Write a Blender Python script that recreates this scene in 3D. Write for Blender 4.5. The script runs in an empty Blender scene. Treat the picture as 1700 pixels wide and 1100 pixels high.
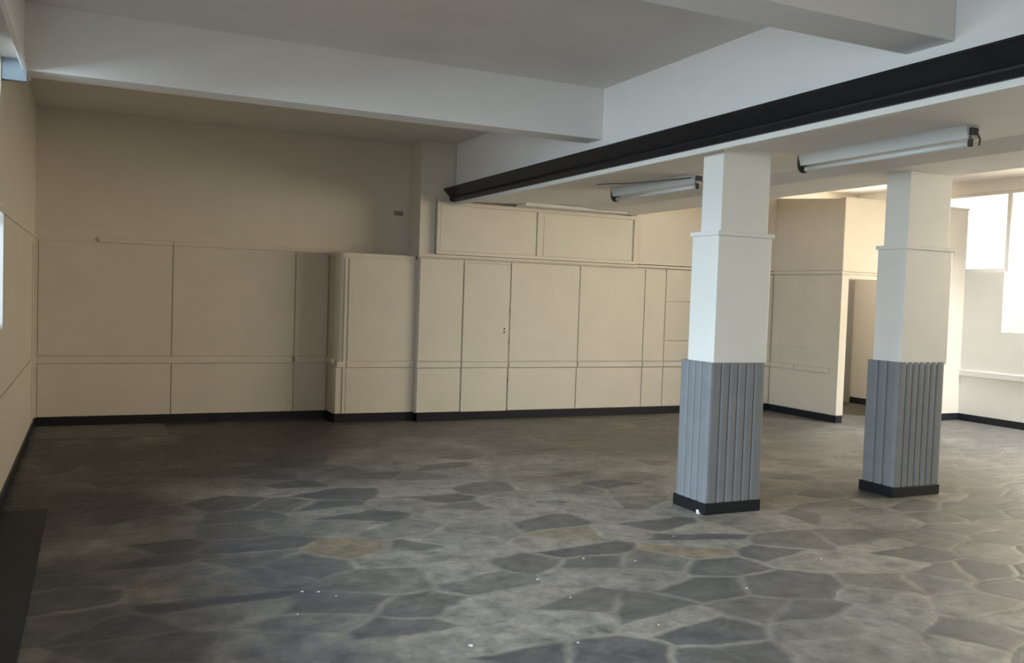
import bpy, bmesh, math, random
from mathutils import Vector, Matrix

S = bpy.context.scene
COL = S.collection
random.seed(7)

# ------------------------------------------------------------------ camera
F_PX, YAW, PITCH, ROLL, EYE = 1478.5, 0.440144, 0.0400734, -0.0333844, 1.6
fw = Vector((math.sin(YAW) * math.cos(PITCH), math.cos(YAW) * math.cos(PITCH), -math.sin(PITCH)))
rt = Vector((math.cos(YAW), -math.sin(YAW), 0))
dn = fw.cross(rt)
rt2 = math.cos(ROLL) * rt + math.sin(ROLL) * dn
dn2 = -math.sin(ROLL) * rt + math.cos(ROLL) * dn
cam_data = bpy.data.cameras.new('camera')
cam = bpy.data.objects.new('camera', cam_data)
COL.objects.link(cam)
m3 = Matrix((rt2, -dn2, -fw)).transposed()
cam.matrix_world = Matrix.Translation((0, 0, EYE)) @ m3.to_4x4()
cam_data.sensor_width = 36
cam_data.lens = F_PX / 1700 * 36
cam_data.clip_start = 0.02
S.camera = cam

# ------------------------------------------------------------------ world, daylight, exposure
S.view_settings.view_transform = 'Standard'
S.view_settings.look = 'None'
S.view_settings.gamma = 1
S.view_settings.exposure = 0.0

world = bpy.data.worlds.new('daylight')
S.world = world
world.use_nodes = True
bg = world.node_tree.nodes['Background']
bg.inputs['Color'].default_value = (0.86, 0.93, 1.0, 1)
bg.inputs['Strength'].default_value = 1.45
wn, wl_ = world.node_tree.nodes, world.node_tree.links
wtc = wn.new('ShaderNodeTexCoord')
wsep = wn.new('ShaderNodeSeparateXYZ')
wl_.new(wtc.outputs['Generated'], wsep.inputs[0])
wr_ = wn.new('ShaderNodeValToRGB')
wr_.color_ramp.elements[0].position = 0.0
wr_.color_ramp.elements[0].color = (0.78, 0.76, 0.72, 1)
wr_.color_ramp.elements[1].position = 0.02
wr_.color_ramp.elements[1].color = (1.0, 0.95, 0.86, 1)
wl_.new(wsep.outputs['Z'], wr_.inputs['Fac'])
wl_.new(wr_.outputs['Color'], bg.inputs['Color'])


def area_light(name, loc, target, sx, sy, power, color, spread=180):
    d = bpy.data.lights.new(name, 'AREA')
    d.shape = 'RECTANGLE'
    d.size, d.size_y = sx, sy
    d.energy = power
    d.color = color
    d.spread = math.radians(spread)
    o = bpy.data.objects.new(name, d)
    COL.objects.link(o)
    o.location = loc
    o.rotation_euler = (Vector(target) - Vector(loc)).to_track_quat('-Z', 'Y').to_euler()
    return o


# daylight outside the openings; front, passage and roof lamps are added fill
area_light('daylight_shopfront', (-4.2, 3.4, 2.8), (2, 5.0, 1.2), 8.0, 2.4, 1270, (0.68, 0.85, 1.0))
area_light('front_fill', (4.6, -2.5, 1.9), (4.6, 4, 1.2), 6.0, 1.9, 32, (1.0, 0.9, 0.76))  # added to brighten faces turned towards the viewer
area_light('daylight_side_window', (11.95, 5.2, 2.1), (9, 5.6, 1.7), 5.2, 2.2, 580, (1.0, 0.845, 0.61))
area_light('passage_fill', (11.95, 10.15, 2.75), (10.2, 10.1, 1.2), 1.0, 1.0, 150, (1.0, 0.90, 0.77))  # extra lamp added to brighten the passage
area_light('roof_fill', (11.22, 6.0, 3.85), (11.3, 6.5, 0), 0.45, 3.0, 620, (0.92, 0.95, 1.0))  # added for the soft glow down the right wall

# ------------------------------------------------------------------ materials


def new_mat(name):
    m = bpy.data.materials.new(name)
    m.use_nodes = True
    nt = m.node_tree
    return m, nt, nt.nodes['Principled BSDF']


def paint(name, col, rough=0.5, mottle=0.05, bump=0.03, scale=3.0, grime=None, spec=0.3):
    """painted surface: faint uneven coats, fine roller texture"""
    m, nt, b = new_mat(name)
    N, L = nt.nodes, nt.links
    tc = N.new('ShaderNodeTexCoord')
    n1 = N.new('ShaderNodeTexNoise')
    n1.inputs['Scale'].default_value = scale
    n1.inputs['Detail'].default_value = 5
    L.new(tc.outputs['Object'], n1.inputs['Vector'])
    r = N.new('ShaderNodeValToRGB')
    r.color_ramp.elements[0].position = 0.3
    r.color_ramp.elements[1].position = 0.7
    g = grime or tuple(c * (1 - mottle * 2) for c in col)
    r.color_ramp.elements[0].color = (*g, 1)
    r.color_ramp.elements[1].color = (*col, 1)
    L.new(n1.outputs['Fac'], r.inputs['Fac'])
    L.new(r.outputs['Color'], b.inputs['Base Color'])
    n2 = N.new('ShaderNodeTexNoise')
    n2.inputs['Scale'].default_value = 60
    n2.inputs['Detail'].default_value = 3
    L.new(tc.outputs['Object'], n2.inputs['Vector'])
    bp = N.new('ShaderNodeBump')
    bp.inputs['Strength'].default_value = bump
    bp.inputs['Distance'].default_value = 0.01
    L.new(n2.outputs['Fac'], bp.inputs['Height'])
    L.new(bp.outputs['Normal'], b.inputs['Normal'])
    b.inputs['Roughness'].default_value = rough
    b.inputs['Specular IOR Level'].default_value = spec
    return m


M = {}
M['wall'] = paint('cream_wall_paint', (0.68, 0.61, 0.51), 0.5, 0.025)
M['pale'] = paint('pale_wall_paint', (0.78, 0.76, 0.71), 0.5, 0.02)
M['ceil'] = paint('ceiling_distemper', (0.78, 0.73, 0.69), 0.8, 0.04, scale=1.2)
M['beam'] = paint('white_beam_paint', (0.82, 0.795, 0.77), 0.6, 0.02)
M['white'] = paint('white_gloss_paint', (0.80, 0.77, 0.725), 0.4, 0.02)
M['grey'] = paint('grey_cladding_paint', (0.235, 0.24, 0.252), 0.36, 0.06, scale=6)
M['black'] = paint('black_skirting_paint', (0.014, 0.015, 0.019), 0.45, 0.1, scale=8)
M['steel'] = paint('black_beam_paint', (0.016, 0.015, 0.018), 0.5, 0.15, bump=0.1, scale=9)


def scuff(m, lo, hi, scale, col):
    """chipped spots showing a paler undercoat"""
    nt = m.node_tree
    N, L = nt.nodes, nt.links
    b = N['Principled BSDF']
    src = b.inputs['Base Color'].links[0].from_socket
    tc = N.new('ShaderNodeTexCoord')
    n = N.new('ShaderNodeTexNoise')
    n.inputs['Scale'].default_value = scale
    n.inputs['Detail'].default_value = 8
    n.inputs['Roughness'].default_value = 0.7
    L.new(tc.outputs['Object'], n.inputs['Vector'])
    r = N.new('ShaderNodeValToRGB')
    r.color_ramp.elements[0].position = lo
    r.color_ramp.elements[0].color = (0, 0, 0, 1)
    r.color_ramp.elements[1].position = hi
    r.color_ramp.elements[1].color = (1, 1, 1, 1)
    L.new(n.outputs['Fac'], r.inputs['Fac'])
    mx = N.new('ShaderNodeMix')
    mx.data_type = 'RGBA'
    L.new(r.outputs['Color'], mx.inputs[0])
    L.new(src, mx.inputs[6])
    mx.inputs[7].default_value = (*col, 1)
    L.new(mx.outputs[2], b.inputs['Base Color'])


scuff(M['steel'], 0.735, 0.77, 5.0, (0.16, 0.155, 0.15))
scuff(M['black'], 0.73, 0.77, 9.0, (0.09, 0.088, 0.085))
M['bluegrey'] = paint('blue_grey_paint', (0.26, 0.31, 0.35), 0.6, 0.04)
M['doorgrey'] = paint('grey_door_paint', (0.36, 0.36, 0.355), 0.5, 0.04)
M['dark'] = paint('dark_fitting', (0.05, 0.045, 0.04), 0.5, 0.1)
M['brass'] = paint('tarnished_brass', (0.22, 0.16, 0.07), 0.4, 0.1)
M['batten'] = paint('white_enamel', (0.55, 0.55, 0.53), 0.35, 0.03)
M['flake'] = paint('white_flake', (0.85, 0.84, 0.82), 0.6, 0.02)
M['darkwood'] = paint('dark_stained_boards', (0.10, 0.085, 0.07), 0.5, 0.15)
M['tan'] = paint('browned_plastic', (0.30, 0.26, 0.22), 0.5, 0.05)
M['band'] = paint('cement_band', (0.17, 0.165, 0.155), 0.7, 0.12, scale=5)
M['border'] = paint('dark_slate_border', (0.028, 0.029, 0.031), 0.6, 0.15, bump=0.2, scale=4)


def tube_glass():
    m, nt, b = new_mat('opal_tube_glass')
    b.inputs['Base Color'].default_value = (0.62, 0.62, 0.60, 1)
    b.inputs['Roughness'].default_value = 0.25
    return m


def pane_glass():
    m, nt, b = new_mat('window_glass')
    N, L = nt.nodes, nt.links
    t = N.new('ShaderNodeBsdfTransparent')
    t.inputs['Color'].default_value = (0.95, 0.97, 0.97, 1)
    g = N.new('ShaderNodeBsdfGlossy')
    g.inputs['Roughness'].default_value = 0.03
    fr = N.new('ShaderNodeFresnel')
    fr.inputs['IOR'].default_value = 1.3
    mx = N.new('ShaderNodeMixShader')
    L.new(fr.outputs['Fac'], mx.inputs['Fac'])
    L.new(t.outputs['BSDF'], mx.inputs[1])
    L.new(g.outputs['BSDF'], mx.inputs[2])
    L.new(mx.outputs['Shader'], N['Material Output'].inputs['Surface'])
    return m


M['tube'] = tube_glass()
M['glass'] = pane_glass()


def slate():
    m, nt, b = new_mat('crazy_paved_slate')
    N, L = nt.nodes, nt.links

    def math_(op, a, bb=None, clamp=False):
        n = N.new('ShaderNodeMath')
        n.operation = op
        n.use_clamp = clamp
        for i, v in enumerate((a, bb)):
            if v is None:
                continue
            if isinstance(v, (int, float)):
                n.inputs[i].default_value = v
            else:
                L.new(v, n.inputs[i])
        return n.outputs[0]

    def noise(vec, scale, detail=4, rough=0.55):
        n = N.new('ShaderNodeTexNoise')
        n.inputs['Scale'].default_value = scale
        n.inputs['Detail'].default_value = detail
        n.inputs['Roughness'].default_value = rough
        L.new(vec, n.inputs['Vector'])
        return n

    def ramp(fac, stops):
        r = N.new('ShaderNodeValToRGB')
        e = r.color_ramp.elements
        while len(e) < len(stops):
            e.new(0.5)
        for i, (p, c) in enumerate(stops):
            e[i].position = p
            e[i].color = (*c, 1) if len(c) == 3 else c
        L.new(fac, r.inputs['Fac'])
        return r.outputs['Color']

    def mix(fac, a, c, mode='MIX'):
        n = N.new('ShaderNodeMix')
        n.data_type = 'RGBA'
        n.blend_type = mode
        for sock, v in ((n.inputs[0], fac), (n.inputs[6], a), (n.inputs[7], c)):
            if isinstance(v, (int, float)):
                sock.default_value = v
            elif isinstance(v, tuple):
                sock.default_value = (*v, 1)
            else:
                L.new(v, sock)
        return n.outputs[2]

    tc = N.new('ShaderNodeTexCoord')
    obj = tc.outputs['Object']
    wob = noise(obj, 1.7, 3)
    sub = N.new('ShaderNodeVectorMath')
    sub.operation = 'SUBTRACT'
    L.new(wob.outputs['Color'], sub.inputs[0])
    sub.inputs[1].default_value = (0.5, 0.5, 0.5)
    wob2 = noise(obj, 9, 3)
    sub2 = N.new('ShaderNodeVectorMath')
    sub2.operation = 'SUBTRACT'
    L.new(wob2.outputs['Color'], sub2.inputs[0])
    sub2.inputs[1].default_value = (0.5, 0.5, 0.5)
    sc = N.new('ShaderNodeVectorMath')
    sc.operation = 'SCALE'
    sc.inputs['Scale'].default_value = 0.20
    L.new(sub.outputs[0], sc.inputs[0])
    sc2 = N.new('ShaderNodeVectorMath')
    sc2.operation = 'SCALE'
    sc2.inputs['Scale'].default_value = 0.05
    L.new(sub2.outputs[0], sc2.inputs[0])
    ad = N.new('ShaderNodeVectorMath')
    ad.operation = 'ADD'
    L.new(obj, ad.inputs[0])
    L.new(sc.outputs[0], ad.inputs[1])
    ad2 = N.new('ShaderNodeVectorMath')
    ad2.operation = 'ADD'
    L.new(ad.outputs[0], ad2.inputs[0])
    L.new(sc2.outputs[0], ad2.inputs[1])
    mp = N.new('ShaderNodeMapping')
    mp.inputs['Rotation'].default_value = (0, 0, 0.5)
    mp.inputs['Scale'].default_value = (2.2, 3.1, 1)
    L.new(ad2.outputs[0], mp.inputs['Vector'])

    def vor(feature):
        v = N.new('ShaderNodeTexVoronoi')
        v.voronoi_dimensions = '2D'
        v.feature = feature
        v.inputs['Scale'].default_value = 1.0
        v.inputs['Randomness'].default_value = 1.0
        L.new(mp.outputs['Vector'], v.inputs['Vector'])
        return v
    cell = vor('F1')
    edge = vor('DISTANCE_TO_EDGE')
    sep = N.new('ShaderNodeSeparateColor')
    L.new(cell.outputs['Color'], sep.inputs['Color'])
    rnd, rnd2 = sep.outputs[0], sep.outputs[1]

    stone = ramp(rnd, [(0.0, (0.042, 0.048, 0.062)), (0.22, (0.070, 0.077, 0.090)), (0.5, (0.100, 0.103, 0.108)),
                       (0.85, (0.128, 0.124, 0.116)), (0.965, (0.16, 0.145, 0.115)), (1.0, (0.27, 0.215, 0.14))])
    fine = noise(obj, 22, 8, 0.65)
    mot = noise(obj, 6.5, 9, 0.72)
    stone = mix(0.8, stone, ramp(fine.outputs['Fac'], [(0.3, (0.5, 0.5, 0.5)), (0.7, (1.4, 1.38, 1.35))]), 'MULTIPLY')
    stone = mix(0.8, stone, ramp(mot.outputs['Fac'], [(0.32, (0.55, 0.55, 0.56)), (0.68, (1.5, 1.46, 1.4))]), 'MULTIPLY')
    grout = mix(fine.outputs['Fac'], (0.12, 0.112, 0.10), (0.27, 0.255, 0.23))
    gw = math_('ADD', edge.outputs['Distance'], math_('MULTIPLY', math_('SUBTRACT', mot.outputs['Fac'], 0.5), 0.16))
    gmask = ramp(gw, [(0.015, (1, 1, 1)), (0.085, (0, 0, 0))])
    lost = noise(obj, 1.3, 5, 0.6)
    gmask = mix(1.0, gmask, ramp(lost.outputs['Fac'], [(0.36, (0.12, 0.12, 0.12)), (0.64, (0.95, 0.95, 0.95))]), 'MULTIPLY')
    # trodden-in plaster dust hides the stones in broad patches
    big = noise(obj, 0.8, 6, 0.62)
    xyz = N.new('ShaderNodeSeparateXYZ')
    L.new(obj, xyz.inputs[0])
    dx = math_('DIVIDE', math_('SUBTRACT', xyz.outputs['X'], 3.0), 2.5)
    dy = math_('DIVIDE', math_('SUBTRACT', xyz.outputs['Y'], 4.7), 3.0)
    dist = math_('SQRT', math_('ADD', math_('MULTIPLY', dx, dx), math_('MULTIPLY', dy, dy)))
    drift = math_('SUBTRACT', 0.27, math_('MULTIPLY', math_('MINIMUM', dist, 1.7), 0.25))
    dmask = ramp(math_('ADD', big.outputs['Fac'], drift), [(0.34, (0.0, 0.0, 0.0)), (0.66, (1, 1, 1))])
    dm2 = ramp(mot.outputs['Fac'], [(0.30, (0.12, 0.12, 0.12)), (0.66, (1, 1, 1))])
    # some stones stay wiped cleaner than their neighbours
    clean = ramp(rnd2, [(0.35, (0.22, 0.22, 0.22)), (0.62, (1, 1, 1))])
    clean = mix(gmask, clean, (1.0, 1.0, 1.0))
    dm = mix(1.0, mix(1.0, dmask, dm2, 'MULTIPLY'), clean, 'MULTIPLY')
    dust = mix(fine.outputs['Fac'], (0.27, 0.247, 0.215), (0.54, 0.495, 0.43))
    col = mix(gmask, stone, grout)
    # film of trodden dirt away from the dusty middle evens the stones out, tinted by painted light and shade
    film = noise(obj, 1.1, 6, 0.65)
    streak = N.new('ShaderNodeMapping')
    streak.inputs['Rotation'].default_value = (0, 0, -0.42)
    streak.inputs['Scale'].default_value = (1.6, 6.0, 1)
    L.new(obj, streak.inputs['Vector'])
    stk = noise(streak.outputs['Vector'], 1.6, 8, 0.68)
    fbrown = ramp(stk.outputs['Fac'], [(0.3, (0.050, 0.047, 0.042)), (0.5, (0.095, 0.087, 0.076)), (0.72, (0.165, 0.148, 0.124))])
    fblue_lit = ramp(stk.outputs['Fac'], [(0.3, (0.034, 0.042, 0.058)), (0.5, (0.066, 0.080, 0.108)), (0.72, (0.135, 0.155, 0.192))])  # blue window light painted into the film on the shopfront side
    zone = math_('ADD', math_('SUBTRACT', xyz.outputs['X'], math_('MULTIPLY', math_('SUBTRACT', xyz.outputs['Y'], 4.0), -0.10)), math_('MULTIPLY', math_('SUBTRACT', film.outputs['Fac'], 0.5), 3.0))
    fcol = mix(ramp(math_('DIVIDE', zone, 4.0), [(0.28, (0, 0, 0)), (0.62, (1, 1, 1))]), fblue_lit, fbrown)
    fshade = ramp(stk.outputs['Fac'], [(0.3, (0.022, 0.022, 0.023)), (0.5, (0.040, 0.040, 0.040)), (0.72, (0.078, 0.076, 0.072))])  # shade below the shopfront sill, painted as a darker film
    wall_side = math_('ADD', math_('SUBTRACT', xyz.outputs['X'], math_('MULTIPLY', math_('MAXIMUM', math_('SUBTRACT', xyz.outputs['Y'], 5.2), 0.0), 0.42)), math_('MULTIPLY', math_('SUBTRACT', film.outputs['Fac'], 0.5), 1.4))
    sill_shade = ramp(wall_side, [(0.15, (1, 1, 1)), (0.75, (0, 0, 0))])
    fcol = mix(sill_shade, fcol, fshade)
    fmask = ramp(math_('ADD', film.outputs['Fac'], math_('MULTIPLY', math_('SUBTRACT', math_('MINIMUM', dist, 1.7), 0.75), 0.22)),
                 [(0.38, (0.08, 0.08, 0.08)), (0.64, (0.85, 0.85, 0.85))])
    col = mix(mix(math_('MULTIPLY', sill_shade, 0.85), fmask, (0.92, 0.92, 0.92)), col, fcol)
    col = mix(math_('MULTIPLY', dm, 0.9, True), col, dust)
    # plaster scuffs
    scuff = noise(obj, 4.2, 9, 0.74)
    smask = ramp(scuff.outputs['Fac'], [(0.655, (0, 0, 0)), (0.74, (0.75, 0.75, 0.75))])
    col = mix(smask, col, (0.46, 0.45, 0.43))
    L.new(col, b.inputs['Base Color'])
    rr = ramp(fine.outputs['Fac'], [(0.3, (0.42, 0.42, 0.42)), (0.75, (0.66, 0.66, 0.66))])
    L.new(rr, b.inputs['Roughness'])
    b.inputs['Specular IOR Level'].default_value = 0.45
    h = math_('ADD', math_('MULTIPLY', fine.outputs['Fac'], 0.35), math_('MINIMUM', math_('MULTIPLY', edge.outputs['Distance'], 6.0), 0.6))
    bp = N.new('ShaderNodeBump')
    bp.inputs['Strength'].default_value = 0.45
    bp.inputs['Distance'].default_value = 0.012
    L.new(h, bp.inputs['Height'])
    L.new(bp.outputs['Normal'], b.inputs['Normal'])
    return m


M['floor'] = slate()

# ------------------------------------------------------------------ mesh helpers


def add_box(bm, x0, x1, y0, y1, z0, z1, bevel=0.0):
    x0, x1 = min(x0, x1), max(x0, x1)
    y0, y1 = min(y0, y1), max(y0, y1)
    z0, z1 = min(z0, z1), max(z0, z1)
    vs = [bm.verts.new(p) for p in ((x0, y0, z0), (x1, y0, z0), (x1, y1, z0), (x0, y1, z0),
                                    (x0, y0, z1), (x1, y0, z1), (x1, y1, z1), (x0, y1, z1))]
    fs = [bm.faces.new([vs[i] for i in q]) for q in
          ((3, 2, 1, 0), (4, 5, 6, 7), (0, 1, 5, 4), (1, 2, 6, 5), (2, 3, 7, 6), (3, 0, 4, 7))]
    if bevel:
        es = list({e for f in fs for e in f.edges})
        bmesh.ops.bevel(bm, geom=es, offset=bevel, segments=2, profile=0.5, affect='EDGES')


def add_prism(bm, pts, axis, a0, a1):
    """closed 2-D outline pulled along an axis; pts are the other two coordinates in x,y,z order"""
    def P(u, v, w):
        return {'X': (w, u, v), 'Y': (u, w, v), 'Z': (u, v, w)}[axis]
    lo = [bm.verts.new(P(u, v, a0)) for u, v in pts]
    hi = [bm.verts.new(P(u, v, a1)) for u, v in pts]
    n = len(pts)
    for i in range(n):
        bm.faces.new((lo[i], lo[(i + 1) % n], hi[(i + 1) % n], hi[i]))
    bm.faces.new(list(reversed(lo)))
    bm.faces.new(hi)
    bmesh.ops.recalc_face_normals(bm, faces=bm.faces[:])


def add_tube(bm, path, r, seg=12):
    """round bar along a list of points"""
    rings = []
    path = [Vector(p) for p in path]
    for i, p in enumerate(path):
        a = path[max(i - 1, 0)]
        c = path[min(i + 1, len(path) - 1)]
        d = (c - a).normalized()
        u = d.orthogonal().normalized() if abs(d.z) > 0.9 else d.cross(Vector((0, 0, 1))).normalized()
        v = d.cross(u)
        rings.append([bm.verts.new(p + r * (math.cos(t) * u + math.sin(t) * v))
                      for t in [2 * math.pi * k / seg for k in range(seg)]])
    for a, c in zip(rings, rings[1:]):
        for k in range(seg):
            bm.faces.new((a[k], a[(k + 1) % seg], c[(k + 1) % seg], c[k]))
    bm.faces.new(list(reversed(rings[0])))
    bm.faces.new(rings[-1])
    bmesh.ops.recalc_face_normals(bm, faces=bm.faces[:])


def obj(name, bm, mat, parent=None, smooth=False):
    me = bpy.data.meshes.new(name)
    bm.normal_update()
    bm.to_mesh(me)
    bm.free()
    me.materials.append(M[mat])
    if smooth:
        for p in me.polygons:
            p.use_smooth = True
    o = bpy.data.objects.new(name, me)
    COL.objects.link(o)
    if parent:
        o.parent = parent
        o.matrix_parent_inverse = Matrix.Identity(4)
        o.location = -Vector(parent.location) if parent.type == 'EMPTY' else (0, 0, 0)
    return o


def boxes(name, mat, lst, parent=None, bevel=0.0):
    bm = bmesh.new()
    for q in lst:
        add_box(bm, *q, bevel=bevel)
    return obj(name, bm, mat, parent)


def tag(o, label=None, cat=None, group=None, kind=None):
    for k, v in (('label', label), ('category', cat), ('group', group), ('kind', kind)):
        if v:
            o[k] = v
    return o


def struct(o, label=None, cat=None):
    return tag(o, label, cat, None, 'structure')


def thing(name, loc, label, cat, group=None):
    o = bpy.data.objects.new(name, None)
    o.empty_display_size = 0.1
    COL.objects.link(o)
    o.location = loc
    return tag(o, label, cat, group, 'thing')


def wall_with_holes(axis, c0, c1, a0, a1, z0, z1, holes):
    """list of boxes for a wall lying along X ('X') or Y ('Y') with rectangular holes (a,b,z,z)"""
    cuts = sorted({a0, a1} | {h[0] for h in holes} | {h[1] for h in holes})
    out = []
    for p, q in zip(cuts, cuts[1:]):
        mid = (p + q) / 2
        hs = sorted([h for h in holes if h[0] < mid < h[1]], key=lambda h: h[2])
        z = z0
        for h in hs + [(0, 0, z1, z1)]:
            if h[2] > z:
                out.append((p, q, c0, c1, z, h[2]) if axis == 'X' else (c0, c1, p, q, z, h[2]))
            z = h[3]
    return out


# ------------------------------------------------------------------ key dimensions
XL, XF, XS, XP, XR = -0.58, 4.10, 6.72, 9.28, 11.53     # left wall, frieze, soffit edge, partition face, right wall
YB, YC, YR, YD = 10.95, 10.58, 10.50, 9.15              # back wall, cupboard front, panelled wall, doorway wall
ZC, ZS = 3.47, 2.76                                     # main ceiling, soffit
YF0 = -1.8                                              # wall behind the viewer

# ------------------------------------------------------------------ floor, ceiling
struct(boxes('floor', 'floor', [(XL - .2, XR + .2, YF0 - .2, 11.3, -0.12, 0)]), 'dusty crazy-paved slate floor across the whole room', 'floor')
o = struct(boxes('trim_1', 'border', [(XL, -0.27, YF0, 6.95, 0.0, 0.006)]), 'dark stone border strip in the floor along the shopfront', 'floor border')
struct(boxes('trim_2', 'band', [(XL, 0.75, 10.02, 10.93, 0.0, 0.005)], bevel=0.002), 'pale cement strip on the floor along the foot of the dim wall', 'floor band')
rl = (10.95, 11.49, 4.4, 7.75)  # ceiling opening added out of view to wash the right wall with light
struct(boxes('ceiling', 'ceil', [(XL - .2, rl[0], YF0, 11.3, ZC, ZC + .12), (rl[1], XR + .2, YF0, 11.3, ZC, ZC + .12),
                                 (rl[0], rl[1], YF0, rl[2], ZC, ZC + .12), (rl[0], rl[1], rl[3], 11.3, ZC, ZC + .12)]),
       'grey-white plaster ceiling between the beams', 'ceiling')
w = struct(boxes('window_4', 'white', [(rl[0] - .06, rl[0], rl[2] - .06, rl[3] + .06, ZC + .1, ZC + .3), (rl[1], rl[1] + .06, rl[2] - .06, rl[3] + .06, ZC + .1, ZC + .3),
                                       (rl[0], rl[1], rl[2] - .06, rl[2], ZC + .1, ZC + .3), (rl[0], rl[1], rl[3], rl[3] + .06, ZC + .1, ZC + .3),
                                       (rl[0], rl[1], 6.0, 6.04, ZC + .2, ZC + .25)]), 'rooflight added over the bright bay to light its wall', 'rooflight')
boxes('pane', 'glass', [(rl[0], rl[1], rl[2], rl[3], ZC + .25, ZC + .258)], w)

# lowered soffit with its tall frieze
bm = bmesh.new()
add_prism(bm, [(XF, ZC), (XF, ZS), (5.6, ZS + .03), (5.95, ZS - .01), (XS, ZS), (XS, ZC)], 'Y', YF0, YR)
struct(obj('ceiling_soffit', bm, 'beam'), 'white frieze and lowered soffit above the two columns', 'soffit')
struct(boxes('trim_3', 'white', [(XF - .025, XF + .012, YF0, YR - .01, 2.705, 2.752)], bevel=0.004), 'thin white lip along the lower edge of the black beam', 'trim')
bm = bmesh.new()
add_prism(bm, [(4.10, 2.915), (3.935, 2.907), (3.93, 2.893), (3.945, 2.883), (4.022, 2.802), (4.012, 2.79), (4.014, 2.776),
               (4.05, 2.744), (4.10, 2.744)], 'Y', YF0, YR - .01)
struct(obj('trim_4', bm, 'steel'), 'long black painted steel beam under the white frieze', 'steel beam')
struct(boxes('trim_5', 'ceil', [(4.9, 6.4, 10.12, 10.4, ZS - .022, ZS + .02)], bevel=0.004), 'flat white board on the soffit before the high cupboards', 'trim')

# cross beams
struct(boxes('ceiling_beam', 'beam', [(XL, XF, 6.95, 7.20, 3.02, ZC + .02)], bevel=0.006), 'far white ceiling beam crossing to the frieze', 'ceiling beam')
struct(boxes('ceiling_beam', 'beam', [(XL, XF, 3.34, 3.65, 3.02, ZC + .02)], bevel=0.006), 'near white ceiling beam crossing to the frieze', 'ceiling beam')
# bulkhead over the shopfront
o = struct(boxes('trim_6', 'white', [(-.47, -.445, YF0, 6.95, 3.05, ZC), (-.455, -.425, YF0, 7.3, 3.012, 3.055)], bevel=0.004),
           'white bulkhead above the shopfront', 'bulkhead')
struct(boxes('trim_7', 'white', [(XL, -.47, YF0, 6.95, 3.085, 3.12)]), 'narrow soffit behind the white bulkhead', 'soffit')
struct(boxes('trim_8', 'bluegrey', [(XL, -.43, 6.935, 7.0, 2.94, 3.085)]), 'blue-grey box end below the far beam at the shopfront', 'trim')

# ------------------------------------------------------------------ left wall with shopfront
ST = (6.35, 6.93, 2.80, 3.08)  # opening added so the soffit behind the bulkhead gets light
SH, SM = (1.2, 6.75, 0.88, 2.72), (6.83, 7.22, 1.245, 2.115)
wl = struct(boxes('wall_left', 'wall', wall_with_holes('Y', XL - .14, XL, YF0, 11.2, 0, ZC, [SH, SM, ST])), 'cream wall beside the shopfront', 'wall')
boxes('dado_rail', 'wall', [(XL, XL + .012, 6.0, YB, .70, .775)], wl, bevel=0.003)
boxes('picture_rail', 'wall', [(XL, XL + .010, 6.0, YB, 2.055, 2.098)], wl, bevel=0.003)
boxes('corner_batten', 'wall', [(XL, XL + .012, 10.55, 10.62, .1, 2.0), (XL, XL + .03, YB - .03, YB, .1, 2.05)], wl, bevel=0.003)
struct(boxes('baseboard_left', 'black', [(XL, XL + .018, 6.0, YB - .0, 0.006, .085)], bevel=0.003), 'black skirting board below the shopfront wall', 'skirting board')


def window(name, x, h, nm, nt_, label, out=-1):
    a, b_, z0, z1 = h
    fr = [(x - .03, x + .03, a, b_, z0, z0 + .05), (x - .03, x + .03, a, b_, z1 - .035, z1),
          (x - .03, x + .03, a, a + .035, z0 + .05, z1 - .035), (x - .03, x + .03, b_ - .02, b_, z0 + .05, z1 - .035)]
    for k in range(1, nm):
        y = a + (b_ - a) * k / nm
        fr.append((x - .025, x + .025, y - .025, y + .025, z0 + .05, z1 - .035))
    for z in nt_:
        fr.append((x - .02, x + .02, a + .035, b_ - .02, z - .012, z + .012))
    o = struct(boxes(name, 'white', fr), label, 'window')
    boxes('pane', 'glass', [(x - .004, x + .004, a + .01, b_ - .01, z0 + .02, z1 - .02)], o)
    return o


window('window_1', XL - .07, SH, 5, [2.3], 'large shopfront window')
window('window_7', XL - .07, ST, 1, [], 'high pane added under the white bulkhead to light its soffit')
boxes('window_reveal', 'white', [(XL - .14, XL + .002, SM[1] - .015, SM[1], SM[2], SM[3]), (XL - .14, XL + .002, SM[0], SM[1] - .015, SM[3] - .012, SM[3])], wl)
window('window_2', XL - .11, SM, 1, [2.03], 'small white framed window beside the shopfront')

# ------------------------------------------------------------------ back wall
wb = struct(boxes('wall_back', 'wall', [(XL - .2, 4.3, YB, YB + .2, 0, ZC), (3.65, XS, YR + .02, YR + .2, 2.05, ZC), (3.65, XP + .1, YR + .02, YR + .2, 0, 2.2),
                                        (XS - .1, XP + .1, YR + .02, YR + .2, 2.05, ZC),
                                        (3.640, 3.84, YR, YR + .05, 2.05, 2.81), (3.648, 3.70, YR + .025, YB + .02, 0, ZC), (3.644, 4.12, YR + .035, YR + .19, 2.7, ZC + .01),
                                        (6.79, XP, YR, YR + .05, 2.1, ZC)]), 'cream panelled wall at the end of the room', 'wall')
G = .006   # half a panel joint
T = .014   # panel thickness


def panels(y, lst, parent=None):
    for (x0, x1, z0, z1) in lst:
        boxes('wall_panel', 'wall', [(x0 + G, x1 - G, y, y + T, z0 + G * .7, z1 - G * .7)], parent, bevel=0.0025)


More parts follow.
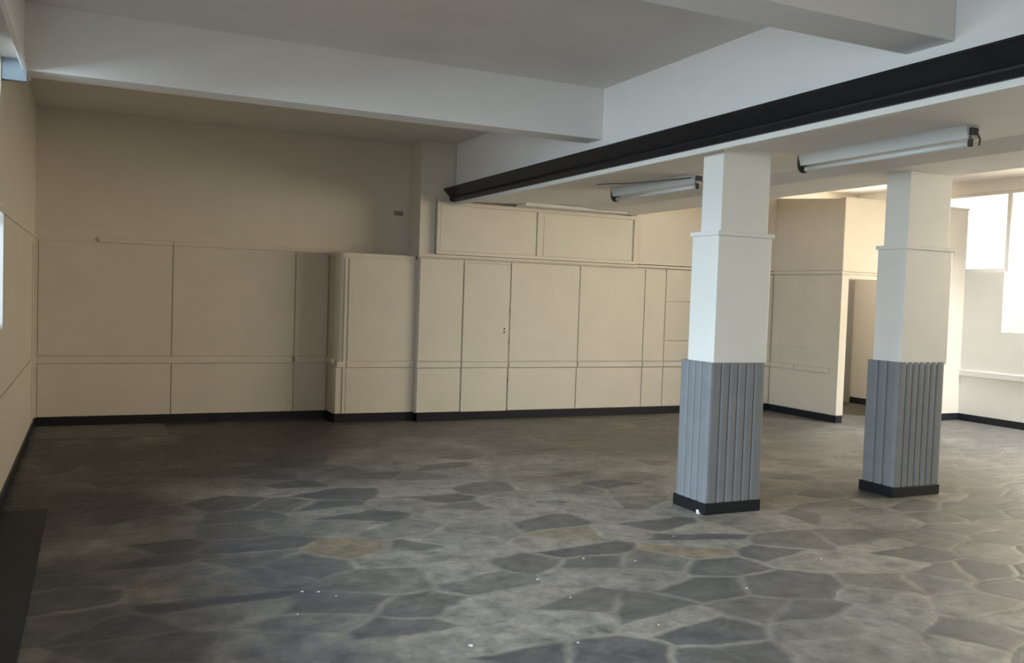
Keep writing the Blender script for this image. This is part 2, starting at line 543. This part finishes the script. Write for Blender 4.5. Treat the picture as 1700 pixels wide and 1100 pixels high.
panels(YB - T, [(XL + .03, .82, .775, 2.04), (.82, 2.22, .775, 2.04), (2.22, 2.63, .775, 2.04),
                (XL + .03, .82, .10, .695), (.82, 2.22, .10, .695), (2.22, 2.63, .10, .695)], wb)
boxes('dado_rail', 'wall', [(XL + .03, 2.215, YB - .026, YB, .695, .772), (2.225, 2.63, YB - .026, YB, .695, .772)], wb, bevel=0.003)
boxes('picture_rail', 'wall', [(.05, .82, YB - .024, YB, 2.045, 2.092), (.824, 2.62, YB - .018, YB, 2.048, 2.092)], wb, bevel=0.003)

# right-hand panelling: the flush door is its own object
XD0, XD1 = 4.247, 4.905
panels(YR, [(3.655, XD0 - .004, .745, 2.035), (XD0 - .004, XD1 + .004, 2.0, 2.035), (XD1 + .004, 5.935, .745, 2.035), (5.935, 6.978, .745, 2.035), (6.978, 7.332, .745, 2.035),
            (7.332, 9.27, 1.593, 2.05), (7.332, 8.3, 1.035, 1.593), (8.3, 9.27, 1.035, 1.593), (7.332, 9.27, .745, 1.035),
            (3.655, XD0 - .004, .10, .66), (XD1 + .004, 5.925, .10, .66), (5.925, 6.978, .10, .66), (6.978, 7.332, .10, .66), (7.332, 9.27, .10, .66)], wb)
rail = []
for x0, x1 in ((3.65, XD0 - .012), (XD1 + .012, 5.925), (5.945, 6.97), (6.986, 7.325), (7.34, 9.27)):
    rail.append((x0, x1, YR - .014, YR + .02, .668, .738))
boxes('dado_rail', 'wall', rail, wb, bevel=0.003)
boxes('picture_rail', 'wall', [(3.62, 6.80, YR - .05, YR + .02, 2.05, 2.083), (3.63, 6.80, YR - .02, YR + .02, 2.035, 2.05), (6.80, 9.27, YR - .016, YR + .02, 2.055, 2.09)], wb, bevel=0.004)

d1 = struct(boxes('door_1', 'wall', [(XD0 + .008, XD1 - .006, YR - .002, YR + .018, .742, 1.99)], bevel=0.003), 'flush cream door in the panelling with two small keyholes', 'door')
boxes('lower_panel', 'wall', [(XD0 + .008, XD1 - .012, YR - .002, YR + .018, .10, .662)], d1, bevel=0.003)
boxes('rail_piece', 'wall', [(XD0 + .004, XD1 - .008, YR - .016, YR + .015, .668, .738)], d1, bevel=0.003)
for z in (1.168, 1.122):
    bm = bmesh.new()
    add_tube(bm, [(4.833, YR - .008, z), (4.833, YR + .004, z)], .011, 10)
    obj('keyhole', bm, 'dark', d1)
bm = bmesh.new()
for z in (1.4, 1.0, .5):
    add_tube(bm, [(XD1 - .002, YR - .004, z - .035), (XD1 - .002, YR - .004, z + .035)], .004, 8)
obj('door_edge_catch', bm, 'brass', d1)

# skirting along the end of the room
struct(boxes('baseboard_back', 'black', [(XL + .02, 2.62, YB - .018, YB, 0.004, .102), (3.63, XP - .02, YR - .02, YR + .02, 0, .100), (3.63, 3.665, YR - .02, YC + .03, 0, .100)], bevel=0.003),
       'black skirting board along the panelled end wall', 'skirting board')

# ------------------------------------------------------------------ low cupboard standing out from the end wall
cb = thing('cupboard', (3.14, YC, 0), 'cream built-in cupboard with rounded corner standing out from the dim wall', 'cupboard')
X0, X1 = 2.635, 3.65
pts = []
for k in range(9):
    t = math.pi + k / 8 * math.pi / 2
    pts.append((X0 + .10 + .10 * math.cos(t), YC + .10 + .10 * math.sin(t)))
pts = [(X0, YB - .005)] + pts + [(X1 - .005, YC), (X1 - .005, YB - .005)]
bm = bmesh.new()
add_prism(bm, pts, 'Z', .70, 2.01)
obj('carcass', bm, 'wall', cb)
bm = bmesh.new()
add_prism(bm, [(X0, YB - .005), (X0 + .0, YC + .06), (X0 + .02, YC + .0), (X1 - .005, YC), (X1 - .005, YB - .005)], 'Z', .0, .70)
obj('lower_carcass', bm, 'wall', cb)
bm = bmesh.new()
cap = [(X0 - .02, YB - .03)]
for k in range(9):
    t = math.pi + k / 8 * math.pi / 2
    cap.append((X0 + .10 + .12 * math.cos(t), YC + .10 + .12 * math.sin(t)))
cap += [(X1 - .035, YC - .02), (X1 - .035, YB - .03)]
add_prism(bm, cap, 'Z', 2.01, 2.052)
obj('top_ledge', bm, 'wall', cb)
boxes('door', 'wall', [(2.785, 3.615, YC - .014, YC + .002, .748, 1.985)], cb, bevel=0.003)
boxes('lower_panel', 'wall', [(2.775, 3.625, YC - .012, YC + .002, .105, .662)], cb, bevel=0.003)
boxes('corner_post', 'wall', [(2.735, 2.772, YC - .010, YC + .002, .105, 1.985)], cb, bevel=0.003)
boxes('dado_rail', 'wall', [(2.66, 2.77, YC - .022, YC + .002, .668, .735), (2.778, 3.635, YC - .026, YC + .002, .668, .735),
                            (X0 - .022, X0 + .002, YC + .04, YB - .03, .69, .765)], cb, bevel=0.003)
bm = bmesh.new()
add_prism(bm, [(X0 - .014, YB - .02), (X0 - .014, YC + .05), (X0 + .012, YC - .018), (X1 - .005, YC - .018), (X1 - .005, YC + .02), (X0 + .03, YC + .02), (X0 + .03, YB - .02)], 'Z', 0.0, .108)
obj('plinth', bm, 'black', cb)

# ------------------------------------------------------------------ high cupboards under the soffit
hc = thing('wall_cabinet', (5.3, YR, 2.085), 'long cream high cupboard with two framed panels under the soffit', 'cupboard')
boxes('carcass', 'wall', [(3.85, 6.78, YR - .045, YR + .01, 2.088, 2.742)], hc)
FX = YR - .065
boxes('face_frame', 'wall', [(3.845, 6.785, FX, YR - .04, 2.70, 2.745), (3.845, 6.785, FX, YR - .04, 2.087, 2.128), (3.845, 3.885, FX, YR - .04, 2.128, 2.70),
                             (5.235, 5.325, FX, YR - .04, 2.128, 2.70), (6.725, 6.785, FX, YR - .04, 2.128, 2.70)], hc, bevel=0.003)
boxes('door', 'wall', [(3.892, 5.222, YR - .056, YR - .043, 2.135, 2.693)], hc, bevel=0.003)
boxes('door', 'wall', [(5.333, 6.705, YR - .056, YR - .043, 2.135, 2.693)], hc, bevel=0.003)

# ------------------------------------------------------------------ partition, doorway wall and passage
bm = bmesh.new()
ptsYZ = [(YD + .006, 0), (YR + .02, 0), (YR + .02, 3.19), (YD + .006, 3.08)]
add_prism(bm, ptsYZ, 'X', XP + .012, XP + .11)
pw = struct(obj('partition_wall', bm, 'wall'), 'shaded cream partition side facing the columns', 'partition')
for (y0, y1, z0, z1) in ((YD + .004, YR, .10, .665), (YD + .004, YR, .735, 2.045), (YD + .004, YR, 2.10, 3.07)):
    boxes('wall_panel', 'wall', [(XP, XP + .014, y0, y1, z0 + .003, z1 - .003)], pw, bevel=0.002)
boxes('dado_rail', 'wall', [(XP - .012, XP + .012, YD + .16, 9.98, .665, .735), (XP - .012, XP + .012, 9.995, YR, .665, .735)], pw, bevel=0.003)
boxes('picture_rail', 'wall', [(XP - .014, XP + .012, YD + .0, YR, 2.05, 2.095)], pw, bevel=0.003)
boxes('batten', 'wall', [(XP - .006, XP + .01, 9.63, 10.43, 1.578, 1.592), (XP - .006, XP + .01, 9.63, 10.43, .992, 1.006)], pw, bevel=0.002)
struct(boxes('baseboard_partition', 'black', [(XP - .018, XP + .01, YD - .02, YR, 0, .095), (XP - .018, XP + .10, YD - .022, YD, 0, .095)], bevel=0.003), 'black skirting board round the partition end', 'skirting board')

DX0, DX1 = 9.385, 10.45
struct(boxes('wall_doorway', 'wall', [(XP + .008, DX0, YD, YD + .11, .0, 3.08), (DX0, DX1, YD, YD + .11, 1.985, 3.085), (DX1, 11.0, YD, YD + .11, 0, 3.09),
                                      (10.98, XR, 9.0, 9.2, 0, 3.06)]), 'sunlit cream wall with a doorway at the end of the bright bay', 'wall')
struct(boxes('trim_9', 'wall', [(XP - .014, 11.0, YD - .016, YD, 2.05, 2.072), (XP - .014, 11.0, YD - .022, YD, 2.085, 2.105), (XP - .01, DX0 + .012, YD - .012, YD, .1, 2.045),
                                (DX0 - .0, DX1, YD - .012, YD, 1.985, 2.045), (10.95, XR, 8.98, 9.0, 3.06, 3.085), (XP, 11.0, YD - .01, YD + .11, 3.08, 3.10)], bevel=0.003),
       'cream mouldings round the doorway', 'trim')
struct(boxes('baseboard_doorway', 'black', [(DX1, 10.98, YD - .018, YD, 0, .1), (10.97, XR, 8.98, 9.0, 0, .1)], bevel=0.003), 'black skirting board beside the doorway', 'skirting board')
bm = bmesh.new()
add_box(bm, DX0 - .012, DX0 + .006, YD + .03, YD + .06, 1.80, 1.91, .002)
add_tube(bm, [(DX0 + .004, YD + .028, 1.80), (DX0 + .004, YD + .028, 1.91)], .007, 8)
hg = tag(obj('door_hinge', bm, 'brass'), 'brass hinge left on the empty door jamb', 'hinge', None, 'thing')

# passage end wall with the outer door
PY = 11.08
EX0, EX1 = 10.45, 11.26
struct(boxes('wall_passage', 'wall', wall_with_holes('X', PY, PY + .16, XP + .1, XR, 0, ZC, [(EX0, EX1, -.01, 1.97)])), 'end wall of the passage', 'wall')
d2 = struct(boxes('door_2', 'doorgrey', [(EX0 + .006, EX1 - .012, PY + .0, PY + .04, .075, 1.955)], bevel=0.003), 'grey outer door at the end of the passage, daylight under it', 'door')
st = []
for x in (EX0 + .01, 10.62, 10.80, 10.98, EX1 - .09):
    st.append((x, x + .075, PY - .012, PY + .002, .08, 1.95))
boxes('stile', 'doorgrey', st, d2, bevel=0.002)
boxes('door_closer', 'dark', [(10.75, EX1 - .05, PY - .04, PY - .008, 1.885, 1.915)], d2, bevel=0.003)
boxes('frame', 'doorgrey', [(EX1, XR - .03, PY - .02, PY + .02, 0, 2.05), (EX0 - .1, EX0, PY - .02, PY + .02, 0, 2.05), (EX0, EX1, PY - .02, PY + .02, 1.968, 2.05)], d2, bevel=0.003)
struct(boxes('baseboard_passage', 'black', [(XR - .018, XR, 9.2, PY - .02, 0, .1)], bevel=0.003), 'black skirting board in the passage', 'skirting board')

# ------------------------------------------------------------------ right wall with clerestory
CL, CW = (8.38, 10.7, 2.16, 3.30), (2.6, 8.38, 1.32, 3.30)
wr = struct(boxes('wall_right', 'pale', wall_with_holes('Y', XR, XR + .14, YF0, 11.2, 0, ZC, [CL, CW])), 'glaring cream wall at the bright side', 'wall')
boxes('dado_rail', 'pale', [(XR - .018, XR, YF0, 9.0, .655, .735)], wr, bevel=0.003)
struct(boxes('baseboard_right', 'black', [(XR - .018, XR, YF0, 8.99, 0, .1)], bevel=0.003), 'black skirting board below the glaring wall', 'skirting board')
window('window_3', XR + .07, CL, 1, [], 'white framed high window over the bright bay')
window('window_5', XR + .07, CW, 4, [], 'large window on the bright side')
FH = (1.6, 7.6, 0.85, 2.85)  # unseen opening added for fill from the viewer's side
struct(boxes('wall_front', 'wall', wall_with_holes('X', YF0 - .15, YF0, XL - .2, XR + .2, 0, ZC + .1, [FH])), 'plain wall behind the viewer', 'wall')
fr = [(FH[0], FH[1], YF0 - .1, YF0 - .04, FH[2], FH[2] + .06), (FH[0], FH[1], YF0 - .1, YF0 - .04, FH[3] - .06, FH[3])]
for k in range(6):
    x = FH[0] + .03 + (FH[1] - FH[0] - .06) * k / 5
    fr.append((x - .03, x + .03, YF0 - .1, YF0 - .04, FH[2] + .06, FH[3] - .06))
w = struct(boxes('window_6', 'white', fr), 'window added behind the viewer to light the room', 'window')
boxes('pane', 'glass', [(FH[0] + .02, FH[1] - .02, YF0 - .074, YF0 - .066, FH[2] + .02, FH[3] - .02)], w)

# ------------------------------------------------------------------ columns


def flute_outline(x0, x1, y0, y1, nl, nf, depth, r):
    """outline of boards round a column: nf boards on the fronts, nl boards on the sides, small rounded corners"""
    def face(p, q, n, inward):
        out = []
        p, q = Vector(p), Vector(q)
        for i in range(n):
            a, c = p.lerp(q, i / n), p.lerp(q, (i + 1) / n)
            d = c - a
            for t, s in ((.02, 1.0), (.07, .45), (.16, .12), (.3, 0), (.5, 0), (.7, 0), (.84, .12), (.93, .45), (.98, 1.0)):
                if i == 0 and t < .3 and s > .1:
                    s *= .0
                if i == n - 1 and t > .7 and s > .1:
                    s *= .0
                out.append(a + d * t + inward * (s * depth))
        return out
    pts = []
    pts += face((x0 + r, y0), (x1 - r, y0), nf, Vector((0, 1)))
    pts += [Vector((x1 - r + r * math.sin(t), y0 + r - r * math.cos(t))) for t in (.5, 1.05)]
    pts += face((x1, y0 + r), (x1, y1 - r), nl, Vector((-1, 0)))
    pts += [Vector((x1 - r + r * math.cos(t), y1 - r + r * math.sin(t))) for t in (.5, 1.05)]
    pts += face((x1 - r, y1), (x0 + r, y1), nf, Vector((0, -1)))
    pts += [Vector((x0 + r - r * math.sin(t), y1 - r + r * math.cos(t))) for t in (.5, 1.05)]
    pts += face((x0, y1 - r), (x0, y0 + r), nl, Vector((1, 0)))
    pts += [Vector((x0 + r - r * math.cos(t), y0 + r - r * math.sin(t))) for t in (.5, 1.05)]
    return [(p.x, p.y) for p in pts]


def column(shaft, casing, clad, plinth, nl, nf, depth, r, label):
    c = thing('column', ((plinth[0] + plinth[1]) / 2, (plinth[2] + plinth[3]) / 2, 0), label, 'column', 'boxed columns with grey fluted bases')
    boxes('shaft', 'white', [(*shaft, 2.10, ZS + .012)], c, bevel=0.003)
    boxes('casing', 'white', [(*casing, 1.13, 2.105)], c, bevel=0.006)
    k = casing
    bm = bmesh.new()
    add_box(bm, k[0] - .016, k[1] + .016, k[2] - .016, k[3] + .012, 2.104, 2.138, .003)
    obj('cap_moulding', bm, 'white', c)
    bm = bmesh.new()
    add_prism(bm, flute_outline(*clad, nl, nf, depth, r), 'Z', .06, 1.15)
    obj('fluted_cladding', bm, 'grey', c)
    boxes('plinth', 'black', [(*plinth, 0, .088)], c, bevel=0.005)
    return c


c1 = column((4.24, 4.69, 5.40, 5.64), (4.212, 4.722, 5.385, 5.705), (4.178, 4.712, 5.372, 5.755), (4.172, 4.704, 5.362, 5.768),
            4, 6, .014, .03, 'white boxed column with sharp grey boards, standing by the open stone floor')
c2 = column((6.195, 6.69, 5.40, 5.65), (6.168, 6.725, 5.385, 5.685), (6.142, 6.705, 5.378, 5.730), (6.134, 6.695, 5.368, 5.742),
            3, 7, .024, .03, 'white boxed column with deep grey flutes, standing next to the bright bay')
bm = bmesh.new()
add_box(bm, 4.167, 4.18, 5.43, 5.46, .004, .026, .003)
add_box(bm, 4.155, 4.172, 5.41, 5.44, .0, .012, .002)
o = obj('chipped_patch', bm, 'flake', c1)
o['label'] = 'chip of bare white plaster'

# ------------------------------------------------------------------ fluorescent fittings


def fluoro(x, y0, y1, label):
    t = thing('fluorescent_light', (x, (y0 + y1) / 2, ZS + .02), label, 'ceiling light', 'fluorescent fittings on the soffit')
    zt = ZS + .022
    bm = bmesh.new()
    add_prism(bm, [(x - .062, zt), (x - .062, zt - .022), (x - .040, zt - .085), (x + .040, zt - .085), (x + .062, zt - .022), (x + .062, zt)], 'Y', y0 + .02, y1 - .02)
    obj('batten', bm, 'batten', t)
    bm = bmesh.new()
    zb = zt - .112
    add_tube(bm, [(x, y0 + .05, zb), (x, y1 - .05, zb)], .019, 16)
    obj('tube', bm, 'tube', t, True)
    for y, s in ((y0, 1), (y1, -1)):
        bm = bmesh.new()
        if s < 0:
            arc = [(x + .058 * math.cos(a), zt - .075 + .065 * math.sin(a)) for a in [math.pi * (1 + k / 10) for k in range(11)]]
            add_prism(bm, [(x - .058, zt - .004)] + arc + [(x + .058, zt - .004)], 'Y', y - .022, y - .006)
        else:
            add_box(bm, x - .034, x + .034, y + .004, y + .022, zt - .060, zt - .016, .003)
        add_box(bm, x - .010, x + .010, y + .020 * s, y + .045 * s, zt - .134, zt - .08, .003)
        if s > 0:
            add_tube(bm, [(x + .03, y + .01, zt - .05), (x + .045, y, zt - .085), (x + .04, y, zt - .125)], .006, 8)
            add_tube(bm, [(x - .03, y + .01, zt - .05), (x - .045, y, zt - .085), (x - .04, y, zt - .118)], .006, 8)
        obj('lamp_holder', bm, 'dark', t)
        bm = bmesh.new()
        add_tube(bm, [(x, y + .045 * s, zb), (x, y + .07 * s, zb)], .0196, 16)
        obj('tube_cap', bm, 'batten', t)
    return t


fluoro(5.06, 3.93, 5.46, 'bare fluorescent tube fitting between the two columns')
fluoro(5.06, 6.78, 8.26, 'bare fluorescent tube fitting close to the high cupboards')
bm = bmesh.new()
path = [(4.62, 7.9, 2.757), (4.68, 7.72, 2.754), (4.74, 7.6, 2.748), (4.82, 7.35, 2.742), (4.92, 7.05, 2.745), (4.99, 6.82, 2.745)]
add_tube(bm, path, .004, 8)
tag(obj('electrical_cable', bm, 'dark'), 'thin dark cable running along the soffit to the light near the high cupboards', 'cable', None, 'thing')

# small fittings on the dim wall
bm = bmesh.new()
add_tube(bm, [(3.50, YB, 2.60), (3.50, YB - .035, 2.60), (3.52, YB - .05, 2.585)], .012, 8)
add_box(bm, 3.44, 3.56, YB - .012, YB, 2.57, 2.63, .004)
tag(obj('wall_bracket', bm, 'tan'), 'small brown wall bracket high above the low cupboard', 'bracket', None, 'thing')
bm = bmesh.new()
add_box(bm, 2.20, 2.232, YB - .034, YB - .026, .715, .775, .002)
tag(obj('wall_socket', bm, 'tan'), 'small brown socket plate on the rail of the dim wall', 'socket', None, 'thing')

# paint flakes scattered on the slate
flakes = [(0.93, 4.34), (1.17, 4.54), (1.10, 4.63), (1.02, 4.66), (2.30, 4.43), (2.33, 4.10), (1.58, 3.68), (2.06, 3.54), (1.01, 3.10),
          (0.60, 3.32), (3.03, 4.55), (2.75, 4.7), (3.6, 4.95), (0.75, 2.93), (1.25, 3.35), (3.35, 3.9), (2.55, 3.6), (4.2, 4.2)]
proto = None
for i, (x, y) in enumerate(flakes):
    if proto is None:
        bm = bmesh.new()
        vs = [bm.verts.new((math.cos(a) * r_, math.sin(a) * r_ * .7, z)) for z in (0, .004)
              for a, r_ in ((0, .013), (1.1, .010), (2.2, .014), (3.3, .009), (4.4, .013), (5.4, .010))]
        bm.faces.new(list(reversed(vs[:6])))
        bm.faces.new(vs[6:])
        for k in range(6):
            bm.faces.new((vs[k], vs[(k + 1) % 6], vs[6 + (k + 1) % 6], vs[6 + k]))
        proto = obj('paint_flake', bm, 'flake')
        o = proto
    else:
        o = proto.copy()
        COL.objects.link(o)
    o.location = (x, y, 0.0)
    o.rotation_euler = (0, 0, random.uniform(0, 6))
    s = random.uniform(.5, 1.05)
    o.scale = (s, s, s)
    tag(o, 'tiny white paint flake lying on the slate floor', 'paint flake', 'paint flakes on the slate floor', 'thing')
